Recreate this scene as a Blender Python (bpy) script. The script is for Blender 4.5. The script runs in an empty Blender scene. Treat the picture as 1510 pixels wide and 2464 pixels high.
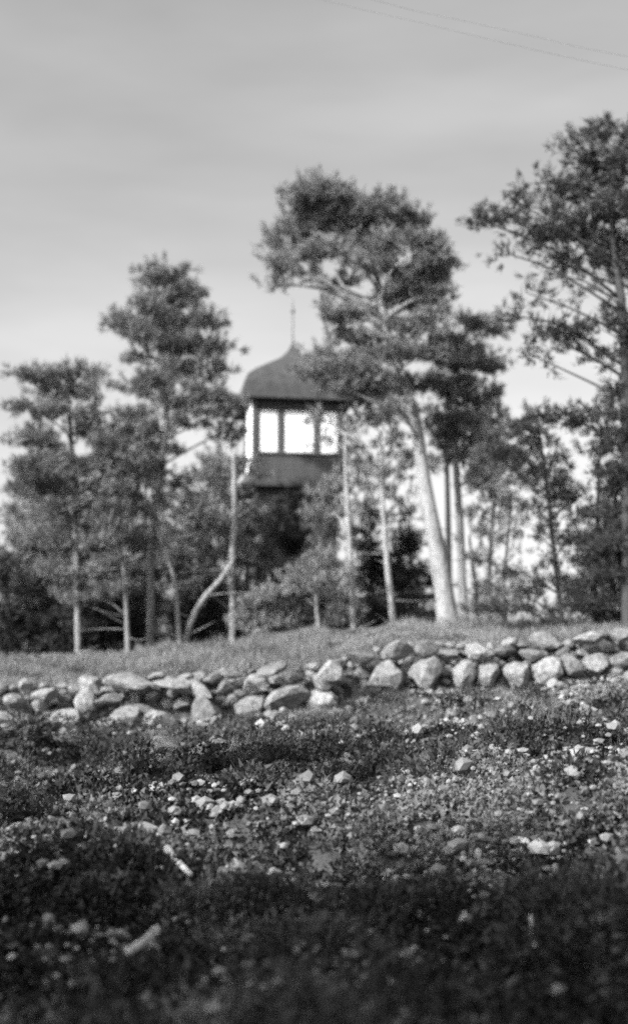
import bpy, math
import numpy as np
from mathutils import Vector, Matrix

R = math.radians
rng = np.random.default_rng(7)
scene = bpy.context.scene
col = scene.collection

# ------------------------------------------------------------------ camera
PITCH = R(8.0)
EYE = 1.6
F = 2902.0                      # focal length in units of a 1510 x 2464 frame
cam_d = bpy.data.cameras.new('camera')
cam = bpy.data.objects.new('camera', cam_d)
col.objects.link(cam)
cam.location = (0, 0, EYE)
cam.rotation_euler = (R(90) + PITCH, 0, 0)
cam_d.sensor_fit = 'VERTICAL'
cam_d.sensor_height = 36.0
cam_d.lens = 36.0 * F / 2464.0
cam_d.clip_start = 0.05
cam_d.clip_end = 12000
cam_d.dof.use_dof = True
cam_d.dof.focus_distance = 10.0
cam_d.dof.aperture_fstop = 0.66
scene.camera = cam

# ------------------------------------------------------------------ sky and sun
SUN_EL, SUN_SIDE = R(30), R(48)          # behind the camera, over its left shoulder
to_sun = Vector((-math.sin(SUN_SIDE) * math.cos(SUN_EL), -math.cos(SUN_SIDE) * math.cos(SUN_EL), math.sin(SUN_EL)))
world = bpy.data.worlds.new('World')
scene.world = world
world.use_nodes = True
wn, wl = world.node_tree.nodes, world.node_tree.links
wn.clear()
wout = wn.new('ShaderNodeOutputWorld')
wbg = wn.new('ShaderNodeBackground')
sky = wn.new('ShaderNodeTexSky')
sky.sky_type = 'NISHITA'
sky.sun_disc = False
sky.sun_elevation = SUN_EL
sky.sun_rotation = math.pi + SUN_SIDE
sky.air_density = 1.0
sky.dust_density = 3.8
sky.ozone_density = 1.0
sep = wn.new('ShaderNodeSeparateColor')       # monochrome film behind a yellow filter
wl.new(sky.outputs[0], sep.inputs[0])
mixa = wn.new('ShaderNodeMath'); mixa.operation = 'ADD'
mul1 = wn.new('ShaderNodeMath'); mul1.operation = 'MULTIPLY'; mul1.inputs[1].default_value = 0.5
mul2 = wn.new('ShaderNodeMath'); mul2.operation = 'MULTIPLY'; mul2.inputs[1].default_value = 0.5
wl.new(sep.outputs[0], mul1.inputs[0]); wl.new(sep.outputs[1], mul2.inputs[0])
wl.new(mul1.outputs[0], mixa.inputs[0]); wl.new(mul2.outputs[0], mixa.inputs[1])
# thin streaky high cloud
wtc = wn.new('ShaderNodeTexCoord')
wmap = wn.new('ShaderNodeMapping')
wmap.inputs['Rotation'].default_value = (0, 0, R(20))
wmap.inputs['Scale'].default_value = (1.6, 3.0, 7.0)
wns = wn.new('ShaderNodeTexNoise')
wns.inputs['Scale'].default_value = 2.2
wns.inputs['Detail'].default_value = 4
wl.new(wtc.outputs['Generated'], wmap.inputs[0]); wl.new(wmap.outputs[0], wns.inputs[0])
wmr = wn.new('ShaderNodeMapRange')
wmr.inputs[1].default_value = 0.3; wmr.inputs[2].default_value = 0.7
wmr.inputs[3].default_value = 0.90; wmr.inputs[4].default_value = 1.12
wl.new(wns.outputs[0], wmr.inputs[0])
mulc = wn.new('ShaderNodeMath'); mulc.operation = 'MULTIPLY'
wl.new(mixa.outputs[0], mulc.inputs[0]); wl.new(wmr.outputs[0], mulc.inputs[1])
wl.new(mulc.outputs[0], wbg.inputs[0])
wbg.inputs[1].default_value = 0.15
wl.new(wbg.outputs[0], wout.inputs[0])

sun_d = bpy.data.lights.new('sun', 'SUN')
sun_d.energy = 3.1
sun_d.angle = R(0.6)
sun_d.color = (1.0, 1.0, 1.0)            # a monochrome print: neutral light
sun = bpy.data.objects.new('sun', sun_d)
col.objects.link(sun)
sun.rotation_euler = to_sun.to_track_quat('Z', 'Y').to_euler()

scene.view_settings.view_transform = 'Standard'
scene.view_settings.look = 'None'
scene.view_settings.exposure = 1.2
scene.view_settings.gamma = 1.0
scene.view_settings.use_curve_mapping = False
scene.render.engine = 'CYCLES'
scene.cycles.max_bounces = 6
scene.cycles.use_denoising = False
scene.cycles.pixel_filter_type = 'BLACKMAN_HARRIS'
scene.cycles.filter_width = 1.8

# ------------------------------------------------------------------ helpers
CP, SP = math.cos(PITCH), math.sin(PITCH)
def pt(px, py, d):
    """world point at forward distance d seen at frame position px, py"""
    u, v = (px - 755.0) / F, (1232.0 - py) / F
    y = CP - v * SP
    z = SP + v * CP
    k = d / y
    return np.array((u * k, d, EYE + z * k))

def tag(o, label=None, cat=None, group=None, kind=None):
    if label: o['label'] = label
    if cat: o['category'] = cat
    if group: o['group'] = group
    if kind: o['kind'] = kind
    return o

def empty(name, loc=(0, 0, 0), rz=0.0):
    o = bpy.data.objects.new(name, None)
    o.empty_display_size = 0.2
    col.objects.link(o)
    o.location = loc
    o.rotation_euler = (0, 0, rz)
    return o

def link_mesh(name, me, mat=None, parent=None):
    o = bpy.data.objects.new(name, me)
    col.objects.link(o)
    if mat and not me.materials: me.materials.append(mat)
    if parent: o.parent = parent
    return o

def tri_mesh(name, tris, shade=None, smooth=False):
    """tris: (n,3,3) array, one face each"""
    n = len(tris)
    me = bpy.data.meshes.new(name)
    me.vertices.add(n * 3); me.loops.add(n * 3); me.polygons.add(n)
    me.vertices.foreach_set('co', tris.reshape(-1).astype(np.float32))
    me.loops.foreach_set('vertex_index', np.arange(n * 3, dtype=np.int32))
    me.polygons.foreach_set('loop_start', np.arange(0, n * 3, 3, dtype=np.int32))
    me.polygons.foreach_set('loop_total', np.full(n, 3, dtype=np.int32))
    if shade is not None:
        a = me.attributes.new('shade', 'FLOAT', 'FACE')
        a.data.foreach_set('value', shade.astype(np.float32))
    me.update()
    return me

def poly_mesh(name, verts, faces, smooth=False):
    me = bpy.data.meshes.new(name)
    me.from_pydata([tuple(map(float, v)) for v in verts], [], faces)
    if smooth:
        me.polygons.foreach_set('use_smooth', np.ones(len(faces), dtype=bool))
    me.update()
    return me

class MB:
    """collects boxes and the like into one mesh"""
    def __init__(self): self.v, self.f = [], []
    def box(self, x0, x1, y0, y1, z0, z1, b=0.006):
        # box with chamfered vertical and horizontal edges
        b = min(b, (x1 - x0) * .3, (y1 - y0) * .3, (z1 - z0) * .3)
        n = len(self.v)
        for z, i in ((z0, b), (z0 + b, 0), (z1 - b, 0), (z1, b)):
            xa, xb, ya, yb = x0 + i, x1 - i, y0 + i, y1 - i
            self.v += [(xa + b, ya, z), (xb - b, ya, z), (xb, ya + b, z), (xb, yb - b, z),
                       (xb - b, yb, z), (xa + b, yb, z), (xa, yb - b, z), (xa, ya + b, z)]
        self.f.append([n + 7 - k for k in range(8)])
        for r in range(3):
            for k in range(8):
                a, c = n + r * 8 + k, n + r * 8 + (k + 1) % 8
                self.f.append([a, c, c + 8, a + 8])
        self.f.append([n + 24 + k for k in range(8)])
        return self
    def lathe(self, prof, cx=0, cy=0, seg=12):
        n = len(self.v)
        for r, z in prof:
            for k in range(seg):
                a = 2 * math.pi * k / seg
                self.v.append((cx + r * math.cos(a), cy + r * math.sin(a), z))
        for i in range(len(prof) - 1):
            for k in range(seg):
                a, c = n + i * seg + k, n + i * seg + (k + 1) % seg
                self.f.append([a, c, c + seg, a + seg])
        self.f.append([n + seg - 1 - k for k in range(seg)])
        m = n + (len(prof) - 1) * seg
        self.f.append([m + k for k in range(seg)])
        return self
    def build(self, name, mat, parent=None, smooth=False):
        return link_mesh(name, poly_mesh(name, self.v, self.f, smooth), mat, parent)

def smooth_path(P, n):
    """Catmull-Rom through rows of P (xyz + radius)"""
    P = np.asarray(P, float)
    Q = np.vstack((2 * P[0] - P[1], P, 2 * P[-1] - P[-2]))
    out = []
    m = len(P) - 1
    for t in np.linspace(0, m, n):
        i = min(int(t), m - 1); u = t - i
        a, b, c, d = Q[i], Q[i + 1], Q[i + 2], Q[i + 3]
        out.append(.5 * (2 * b + (c - a) * u + (2 * a - 5 * b + 4 * c - d) * u * u + (3 * b - a - 3 * c + d) * u ** 3))
    return np.array(out)

def tube_mesh(name, P, seg=8, n=None, rough=0.0, flare=0.0):
    """tube along rows of P (xyz + radius)"""
    S = smooth_path(P, n or max(6, len(P) * 4))
    T = np.gradient(S[:, :3], axis=0)
    T /= np.linalg.norm(T, axis=1)[:, None] + 1e-9
    ref = np.array((0, 1, 0)) if abs(T[0][1]) < .8 else np.array((1, 0, 0))
    V, Fc = [], []
    ph = rng.uniform(0, 6.28, 4)
    for i, (p, t) in enumerate(zip(S, T)):
        a = np.cross(t, ref); a /= np.linalg.norm(a)
        b = np.cross(t, a)
        for k in range(seg):
            w = 2 * math.pi * k / seg
            r = max(p[3], .002) * (1 + rough * (math.sin(3 * w + ph[0] + i * .5) * .5 + math.sin(2 * w - i * .9 + ph[1]) * .5))
            if flare and i < 3: r *= 1 + flare * (3 - i) / 3 * (1 + .5 * math.sin(5 * w + ph[2]))
            V.append(p[:3] + r * (math.cos(w) * a + math.sin(w) * b))
    L = len(S)
    for i in range(L - 1):
        for k in range(seg):
            c = (k + 1) % seg
            Fc.append([i * seg + k, i * seg + c, (i + 1) * seg + c, (i + 1) * seg + k])
    Fc.append([seg - 1 - k for k in range(seg)])
    Fc.append([(L - 1) * seg + k for k in range(seg)])
    return poly_mesh(name, V, Fc, True)

def vnoise(x, y, s=1.0, seed=0):
    """smooth value noise, vectorised"""
    x, y = np.asarray(x) * s, np.asarray(y) * s
    xi, yi = np.floor(x).astype(np.int64), np.floor(y).astype(np.int64)
    u, v = x - xi, y - yi
    u, v = u * u * (3 - 2 * u), v * v * (3 - 2 * v)
    def h(a, b):
        q = (a * 374761393 + b * 668265263 + seed * 1442695041) & 0xffffffff
        q = ((q ^ (q >> 13)) * 1274126177) & 0xffffffff
        return ((q ^ (q >> 16)) & 0xffff) / 65535.0
    return (h(xi, yi) * (1 - u) + h(xi + 1, yi) * u) * (1 - v) + (h(xi, yi + 1) * (1 - u) + h(xi + 1, yi + 1) * u) * v

# ------------------------------------------------------------------ materials (greys: the picture is monochrome)
def new_mat(name):
    m = bpy.data.materials.new(name)
    m.use_nodes = True
    nt = m.node_tree
    b = nt.nodes['Principled BSDF']
    b.inputs['Specular IOR Level'].default_value = 0.25
    b.inputs['Roughness'].default_value = 0.85
    return m, nt, b

def grey_noise(name, lo, hi, scale, detail=5, bump=0.0, rough=0.85, stretch=(1, 1, 1), bscale=None, dist=0.02, spec=0.25):
    m, nt, b = new_mat(name)
    N, L = nt.nodes, nt.links
    tc = N.new('ShaderNodeTexCoord'); mp = N.new('ShaderNodeMapping')
    mp.inputs['Scale'].default_value = stretch
    L.new(tc.outputs['Object'], mp.inputs[0])
    ns = N.new('ShaderNodeTexNoise'); ns.inputs['Scale'].default_value = scale; ns.inputs['Detail'].default_value = detail
    L.new(mp.outputs[0], ns.inputs[0])
    cr = N.new('ShaderNodeValToRGB')
    cr.color_ramp.elements[0].position = 0.32; cr.color_ramp.elements[1].position = 0.68
    cr.color_ramp.elements[0].color = (lo, lo, lo, 1); cr.color_ramp.elements[1].color = (hi, hi, hi, 1)
    L.new(ns.outputs[0], cr.inputs[0]); L.new(cr.outputs[0], b.inputs['Base Color'])
    b.inputs['Roughness'].default_value = rough
    b.inputs['Specular IOR Level'].default_value = spec
    if bump:
        n2 = N.new('ShaderNodeTexNoise'); n2.inputs['Scale'].default_value = bscale or scale * 3; n2.inputs['Detail'].default_value = 6
        L.new(mp.outputs[0], n2.inputs[0])
        bp = N.new('ShaderNodeBump'); bp.inputs['Strength'].default_value = bump; bp.inputs['Distance'].default_value = dist
        L.new(n2.outputs[0], bp.inputs['Height']); L.new(bp.outputs[0], b.inputs['Normal'])
    return m

def leaf_mat(name, lo, hi, trans=0.25):
    m, nt, b = new_mat(name)
    N, L = nt.nodes, nt.links
    at = N.new('ShaderNodeAttribute'); at.attribute_name = 'shade'
    cr = N.new('ShaderNodeValToRGB')
    cr.color_ramp.elements[0].color = (lo, lo, lo, 1); cr.color_ramp.elements[1].color = (hi, hi, hi, 1)
    L.new(at.outputs['Fac'], cr.inputs[0]); L.new(cr.outputs[0], b.inputs['Base Color'])
    b.inputs['Roughness'].default_value = 0.6
    tr = N.new('ShaderNodeBsdfTranslucent')
    L.new(cr.outputs[0], tr.inputs[0])
    mx = N.new('ShaderNodeMixShader'); mx.inputs[0].default_value = trans
    L.new(b.outputs[0], mx.inputs[1]); L.new(tr.outputs[0], mx.inputs[2])
    L.new(mx.outputs[0], N['Material Output'].inputs['Surface'])
    return m

def bark_mat(name, lo, hi):
    m, nt, b = new_mat(name)
    N, L = nt.nodes, nt.links
    tc = N.new('ShaderNodeTexCoord'); mp = N.new('ShaderNodeMapping')
    mp.inputs['Scale'].default_value = (14, 14, 3.5)
    L.new(tc.outputs['Object'], mp.inputs[0])
    vo = N.new('ShaderNodeTexVoronoi'); vo.feature = 'DISTANCE_TO_EDGE'; vo.inputs['Scale'].default_value = 1.0
    L.new(mp.outputs[0], vo.inputs['Vector'])
    ns = N.new('ShaderNodeTexNoise'); ns.inputs['Scale'].default_value = 0.7; ns.inputs['Detail'].default_value = 6
    L.new(mp.outputs[0], ns.inputs[0])
    cr = N.new('ShaderNodeValToRGB')
    cr.color_ramp.elements[0].position = 0.3; cr.color_ramp.elements[1].position = 0.7
    cr.color_ramp.elements[0].color = (lo, lo, lo, 1); cr.color_ramp.elements[1].color = (hi, hi, hi, 1)
    L.new(ns.outputs[0], cr.inputs[0])
    mr = N.new('ShaderNodeMapRange'); mr.inputs[2].default_value = 0.12; mr.inputs[3].default_value = 0.45
    L.new(vo.outputs['Distance'], mr.inputs[0])
    mu = N.new('ShaderNodeMix'); mu.data_type = 'RGBA'; mu.blend_type = 'MULTIPLY'; mu.inputs[0].default_value = 0.7
    L.new(cr.outputs[0], mu.inputs[6]); L.new(mr.outputs[0], mu.inputs[7])
    L.new(mu.outputs[2], b.inputs['Base Color'])
    bp = N.new('ShaderNodeBump'); bp.inputs['Strength'].default_value = 0.7; bp.inputs['Distance'].default_value = 0.02
    L.new(vo.outputs['Distance'], bp.inputs['Height']); L.new(bp.outputs[0], b.inputs['Normal'])
    return m

M_PINE = leaf_mat('pine_needles', 0.065, 0.22)
M_SPRUCE = leaf_mat('dark_needles', 0.02, 0.06)
M_MID = leaf_mat('young_foliage', 0.09, 0.26)
M_PALE = leaf_mat('pale_shrub_leaves', 0.13, 0.28)
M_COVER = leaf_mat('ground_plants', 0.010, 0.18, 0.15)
M_GRASS = leaf_mat('dry_grass_blades', 0.09, 0.26, 0.2)
M_BARK = bark_mat('pale_pine_bark', 0.17, 0.32)
M_BARKD = bark_mat('dark_bark', 0.035, 0.06)
M_BARKM = bark_mat('grey_bark', 0.13, 0.24)
M_STONE = grey_noise('granite', 0.42, 1.0, 3.4, 8, bump=0.6, bscale=9, dist=0.04)
_nt = M_STONE.node_tree
_oi = _nt.nodes.new('ShaderNodeObjectInfo')
_mr = _nt.nodes.new('ShaderNodeMapRange'); _mr.inputs[3].default_value = 0.17; _mr.inputs[4].default_value = 0.33
_nt.links.new(_oi.outputs['Random'], _mr.inputs[0])
_mu = _nt.nodes.new('ShaderNodeMix'); _mu.data_type = 'RGBA'; _mu.blend_type = 'MULTIPLY'; _mu.inputs[0].default_value = 1.0
_cr = [n for n in _nt.nodes if n.type == 'VALTORGB'][0]
_nt.links.new(_cr.outputs[0], _mu.inputs[6]); _nt.links.new(_mr.outputs[0], _mu.inputs[7])
_nt.links.new(_mu.outputs[2], _nt.nodes['Principled BSDF'].inputs['Base Color'])
M_WOODD = grey_noise('dark_painted_wood', 0.055, 0.085, 6, 5, bump=0.25, stretch=(1, 1, .15), bscale=40, dist=0.004)
M_WOODB = grey_noise('weathered_dark_boards', 0.045, 0.075, 6, 5, bump=0.3, stretch=(1, 1, .15), bscale=40, dist=0.004)
M_WHITE = grey_noise('white_paint', 0.74, 0.84, 5, 4, bump=0.1, bscale=40, dist=0.002, rough=0.6)
M_ROOF = grey_noise('roof_covering', 0.045, 0.075, 5, 6, bump=0.5, bscale=22, dist=0.015)
M_METAL = grey_noise('dull_iron', 0.10, 0.16, 10, 3, rough=0.6)
M_STICK = grey_noise('bleached_wood', 0.30, 0.48, 14, 4, bump=0.3, bscale=60, dist=0.003)

# ------------------------------------------------------------------ the ground
WALL_Y = 18.0
def prof(pairs, d):
    p = [pt(a, b, d) for a, b in pairs]
    return np.array([q[0] for q in p]), np.array([q[2] for q in p])
WBX, WBZ = prof([(-300, 1778), (0, 1772), (250, 1765), (500, 1755), (700, 1728), (850, 1725), (930, 1690), (1010, 1680), (1240, 1676), (1400, 1655), (1510, 1645), (1800, 1630)], WALL_Y)
WTX, WTZ = prof([(-300, 1668), (0, 1655), (200, 1645), (350, 1628), (500, 1625), (700, 1612), (800, 1592), (900, 1565), (1000, 1550), (1150, 1550), (1300, 1540), (1400, 1520), (1510, 1510), (1800, 1500)], WALL_Y)
RX, RZ = prof([(-400, 1612), (0, 1600), (150, 1582), (350, 1575), (560, 1552), (700, 1532), (850, 1522), (1000, 1518), (1150, 1512), (1300, 1502), (1510, 1498), (1900, 1490)], 24.0)

def sstep(a, b, t):
    t = np.clip((t - a) / (b - a), 0, 1)
    return t * t * (3 - 2 * t)

def ground_z(x, y):
    x, y = np.asarray(x, float), np.asarray(y, float)
    zb, zt, zr = np.interp(x, WBX, WBZ), np.interp(x, WTX, WTZ), np.interp(x * .94, RX, RZ)
    near = zb * np.clip(y / (WALL_Y - .3), -0.6, 1)
    bump = (vnoise(x, y, .8, 1) - .5) * .5 + (vnoise(x, y, 2.3, 2) - .5) * .24
    near = near + bump * np.clip((WALL_Y - y) / 2, 0, 1)
    z = np.where(y < WALL_Y - .35, near, 0)
    t = sstep(WALL_Y - .25, WALL_Y + .55, y)
    mid = zb * (1 - t) + (zt - .05) * t
    z = np.where(y >= WALL_Y - .35, mid, z)
    t2 = np.clip((y - (WALL_Y + .55)) / (24 - WALL_Y - .55), 0, 1)
    t2 = t2 * (1.6 - .6 * t2)
    bank = (zt - .05) * (1 - t2) + zr * t2 + ((vnoise(x, y, 1.1, 5) - .5) * .2 + (vnoise(x, y, 3.1, 6) - .5) * .08) * (.4 + .6 * np.clip(y - 18.6, 0, 1)) * np.clip((24.6 - y) / 1.2, .35, 1)
    z = np.where(y >= WALL_Y + .55, bank, z)
    back = zr + ((vnoise(x, y, 1.1, 5) - .5) * .2 + (vnoise(x, y, 3.1, 6) - .5) * .08) * .5 - .03 * (y - 24) - (zr + 6) * sstep(32, 130, y)
    z = np.where(y > 24, np.maximum(back, -7), z)
    return z

def axis(parts):
    return np.unique(np.round(np.concatenate([np.arange(a, b, s) for a, b, s in parts]), 4))
gx = axis([(-4000, -400, 600), (-400, -40, 60), (-40, -9, 2), (-9, 9, .14), (9, 40, 2), (40, 400, 60), (400, 4001, 600)])
gy = axis([(-400, -20, 60), (-20, 3, 1.5), (3, 17.4, .14), (17.4, 19, .1), (19, 27, .2), (27, 60, 3), (60, 300, 20), (300, 6001, 700)])
GX, GY = np.meshgrid(gx, gy)
GZ = ground_z(GX, GY)
nx, ny = len(gx), len(gy)
gv = np.stack((GX, GY, GZ), -1).reshape(-1, 3)
ii = (np.arange(ny - 1)[:, None] * nx + np.arange(nx - 1)[None]).reshape(-1)
gf = np.stack((ii, ii + 1, ii + nx + 1, ii + nx), -1)
gme = bpy.data.meshes.new('ground')
gme.from_pydata(gv.tolist(), [], gf.tolist())
gme.polygons.foreach_set('use_smooth', np.ones(len(gf), dtype=bool))
gme.update()
# soil below the wall, bleached turf on the bank above it
gm, gnt, gb = new_mat('soil_and_turf')
N, L = gnt.nodes, gnt.links
gtc = N.new('ShaderNodeTexCoord')
gsx = N.new('ShaderNodeSeparateXYZ'); L.new(gtc.outputs['Object'], gsx.inputs[0])
gn1 = N.new('ShaderNodeTexNoise'); gn1.inputs['Scale'].default_value = 1.3; gn1.inputs['Detail'].default_value = 8
gn2 = N.new('ShaderNodeTexNoise'); gn2.inputs['Scale'].default_value = 14; gn2.inputs['Detail'].default_value = 6
L.new(gtc.outputs['Object'], gn1.inputs[0]); L.new(gtc.outputs['Object'], gn2.inputs[0])
c1 = N.new('ShaderNodeValToRGB')
c1.color_ramp.elements[0].position = .36; c1.color_ramp.elements[1].position = .66
c1.color_ramp.elements[0].color = (.02, .02, .02, 1); c1.color_ramp.elements[1].color = (.10, .10, .10, 1)
c2 = N.new('ShaderNodeValToRGB')
c2.color_ramp.elements[0].position = .3; c2.color_ramp.elements[1].position = .7
c2.color_ramp.elements[0].color = (.08, .08, .08, 1); c2.color_ramp.elements[1].color = (.2, .2, .2, 1)
L.new(gn1.outputs[0], c1.inputs[0]); L.new(gn2.outputs[0], c2.inputs[0])
gmr = N.new('ShaderNodeMapRange'); gmr.inputs[1].default_value = 18.35; gmr.inputs[2].default_value = 18.8
L.new(gsx.outputs[1], gmr.inputs[0])
gmx = N.new('ShaderNodeMix'); gmx.data_type = 'RGBA'
L.new(gmr.outputs[0], gmx.inputs[0]); L.new(c1.outputs[0], gmx.inputs[6]); L.new(c2.outputs[0], gmx.inputs[7])
L.new(gmx.outputs[2], gb.inputs['Base Color'])
gbp = N.new('ShaderNodeBump'); gbp.inputs['Strength'].default_value = .8; gbp.inputs['Distance'].default_value = .04
L.new(gn2.outputs[0], gbp.inputs['Height']); L.new(gbp.outputs[0], gb.inputs['Normal'])
ground = link_mesh('ground', gme, gm)
tag(ground, 'rough slope of dark soil rising to a pale turf bank', 'ground', kind='structure')

# ------------------------------------------------------------------ the lookout pavilion
PD = 30.0
pc = pt(703, 1160, PD)
base_z = float(ground_z(pc[0], PD)) - .1
pav = empty('lookout_pavilion', (pc[0], PD, 0), R(8.5))
tag(pav, 'raised wooden lookout pavilion with bell shaped roof and tall spire among the pines', 'pavilion')
HW, HE = 1.12, 1.38                        # half width of the walls and of the eaves
fz = lambda py: float(pt(722, py, PD - 1.12)[2])
z_floor, z_sill, z_head, z_plate, z_eave = fz(1160), fz(1090), fz(985), fz(958), fz(948)
# substructure: dark boarded base on the hilltop
def boards(parent, mat, x0, x1, y, z0, z1, side, n, name='board'):
    """vertical boards on one side; side 0 front, 1 right, 2 back, 3 left"""
    w = (x1 - x0) / n
    me = None
    for k in range(n):
        if me is None:
            mb = MB().box(-w * .5 + .004, w * .5 - .004, -.012, .012, z0, z1, .004)
            me = poly_mesh(name, mb.v, mb.f); me.materials.append(mat)
        o = link_mesh(name, me, None, parent)
        c = x0 + w * (k + .5)
        j = float(rng.uniform(-.004, .004))
        o.location = [(c, y + j, 0), (-y + j, c, 0), (c, -y + j, 0), (y + j, c, 0)][side]
        o.rotation_euler = (0, 0, 0 if side in (0, 2) else R(90))
sub = MB().box(-.96, .96, -.96, .96, base_z, z_floor - .12, .01).build('base', M_WOODB, pav)
boards(sub, M_WOODB, -.97, .97, -.978, base_z, z_floor - .14, 0, 12)
boards(sub, M_WOODB, -.97, .97, -.978, base_z, z_floor - .14, 3, 12)
fl = MB().box(-HW - .07, HW + .07, -HW - .07, HW + .07, z_floor - .12, z_floor, .01).build('floor', M_WOODB, pav)
# parapet of horizontal planks on a panel, left side painted white like its post
for side in range(4):
    a = math.pi / 2 * side
    p = MB().box(-HW + .13, HW - .13, -HW + .05, -HW + .09, z_floor + .002, z_sill - .04).build('parapet', M_WOODD, pav)
    p.rotation_euler = (0, 0, a)
    n = 5
    h = (z_sill - .04 - z_floor) / n
    for k in range(n):
        q = MB().box(-HW + .13, HW - .13, -HW + .02 + .002 * (k % 2), -HW + .05, z_floor + h * k + .003, z_floor + h * (k + 1) - .002, .002).build('plank', M_WOODD, p)
    s = MB().box(-HW + .12, HW - .12, -HW - .03, -HW + .12, z_sill - .045, z_sill).build('sill', M_WOODD, pav)
    s.rotation_euler = (0, 0, a)
    hd = MB().box(-HW + .12, HW - .12, -HW + .015, -HW + .10, z_head, z_plate - .002).build('frieze', M_WOODD, pav)
    hd.rotation_euler = (0, 0, a)
for sx in (-1, 1):
    for sy in (-1, 1):
        cx, cy = sx * (HW - .06), sy * (HW - .06)
        MB().box(cx - .065, cx + .065, cy - .065, cy + .065, z_floor + .001, z_plate).build('corner_post', M_WOODD, pav)
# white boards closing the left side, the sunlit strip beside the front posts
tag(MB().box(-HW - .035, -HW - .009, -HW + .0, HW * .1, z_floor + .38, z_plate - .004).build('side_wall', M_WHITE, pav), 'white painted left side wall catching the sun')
# windows of the front and the other sides: narrow, wide, narrow
def bays(side):
    a = math.pi / 2 * side
    xs = [(-HW + .13, -.49), (-.37, .40), (.52, HW - .13)]
    for x0, x1 in ((-.487, -.373), (.403, .517)):
        o = MB().box(x0, x1, -HW + .01, -HW + .10, z_sill, z_head).build('window_post', M_WOODD, pav)
        o.rotation_euler = (0, 0, a)
    for x0, x1 in xs:
        m = MB()
        t = .022
        m.box(x0, x0 + t, -HW + .03, -HW + .07, z_sill, z_head, .003)
        m.box(x1 - t, x1, -HW + .03, -HW + .07, z_sill, z_head, .003)
        m.box(x0 + t, x1 - t, -HW + .03, -HW + .07, z_sill, z_sill + t, .003)
        m.box(x0 + t, x1 - t, -HW + .03, -HW + .07, z_head - t, z_head, .003)
        w = m.build('window', M_WOODD, pav)
        w.rotation_euler = (0, 0, a)
        MB().box(x0 + t + .002, x1 - t - .002, -HW + .048, -HW + .056, z_sill + t + .002, z_head - t - .002, .001).build('pane', M_WHITE, w)
for s in (0, 1, 2): bays(s)
# roof: bell shape on a square plan
apex_py = 833
prf = [(0, 948), (.008, 932), (.03, 915), (.09, 899), (.25, 886), (.48, 874), (.74, 861), (.9, 845), (.98, 826)]
rows = []
for t, py in prf:
    f = 1 - t
    rows.append((f, float(pt(700 - 111 * f, py, PD - 1.52 * f)[2])))
z_apex = rows[-1][1]
V, Fc = [], []
NS = 7                                      # points along each side, bowed in slightly
for f, z in rows:
    for s in range(4):
        for k in range(NS):
            u = -1 + 2 * k / NS
            x, y = [(u, -1), (1, u), (-u, 1), (-1, -u)][s]
            V.append((x * f * HE, y * f * HE, z))
per = NS * 4
for i in range(len(rows) - 1):
    for k in range(per):
        c = (k + 1) % per
        Fc.append([i * per + k, i * per + c, (i + 1) * per + c, (i + 1) * per + k])
Fc.append([(len(rows) - 1) * per + k for k in range(per)])
roof = link_mesh('roof', poly_mesh('roof', V, Fc), M_ROOF, pav)
zr0 = rows[0][1]
for side in range(4):
    o = MB().box(-HE - .02, HE + .02 - .06, -HE - .025, -HE + .03, zr0 - .075, zr0 + .012).build('eave_board', M_WOODB, roof)
    o.rotation_euler = (0, 0, math.pi / 2 * side)
MB().box(-HE + .035, HE - .035, -HE + .035, HE - .035, zr0 - .05, zr0 - .02).build('soffit', M_WOODB, roof)
MB().lathe([(.055, z_apex - .12), (.05, z_apex - .02), (.03, z_apex + .12), (.02, z_apex + .3), (.016, z_apex + 1.05), (.006, z_apex + 1.2)], seg=10).build('spire', M_METAL, roof, True)
zz = z_apex + .86
MB().lathe([(.018, zz - .06), (.05, zz - .03), (.06, zz), (.05, zz + .03), (.018, zz + .06)], seg=12).build('finial_ball', M_METAL, roof, True)

# ------------------------------------------------------------------ stones
def stone_meshes(n, sub):
    import bmesh
    out = []
    for i in range(n):
        bm = bmesh.new()
        bmesh.ops.create_icosphere(bm, subdivisions=sub, radius=1.0)
        d = rng.normal(size=(12, 3)); d /= np.linalg.norm(d, axis=1)[:, None]
        h = rng.uniform(.48, .85, 12)
        ph = rng.uniform(0, 6.28, 6)
        for v in bm.verts:
            p = np.array(v.co)
            for dd, hh in zip(d, h):               # planes cut off: faceted field stone
                t = p @ dd
                if t > hh: p = p - dd * (t - hh) * .97
            p *= 1 + .09 * math.sin(3.1 * p[0] + ph[0]) * math.sin(2.7 * p[1] + ph[1]) + .035 * math.sin(6 * p[2] + ph[2] + 4 * p[0])
            v.co = p
        me = bpy.data.meshes.new('stone')
        bm.to_mesh(me); bm.free()
        me.polygons.foreach_set('use_smooth', np.zeros(len(me.polygons), dtype=bool))
        me.materials.append(M_STONE)
        out.append(me)
    return out
STONES = stone_meshes(24, 2)
def put_stone(name, c, r, parent=None):
    o = link_mesh(name, STONES[int(rng.integers(len(STONES)))], None, parent)
    o.location = [float(v) for v in c]
    o.scale = [float(v) * 1.12 for v in r]
    o.rotation_euler = (float(rng.normal(0, .22)), float(rng.normal(0, .22)), float(rng.choice([0, math.pi]) + rng.normal(0, .3)))
    return o

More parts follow.
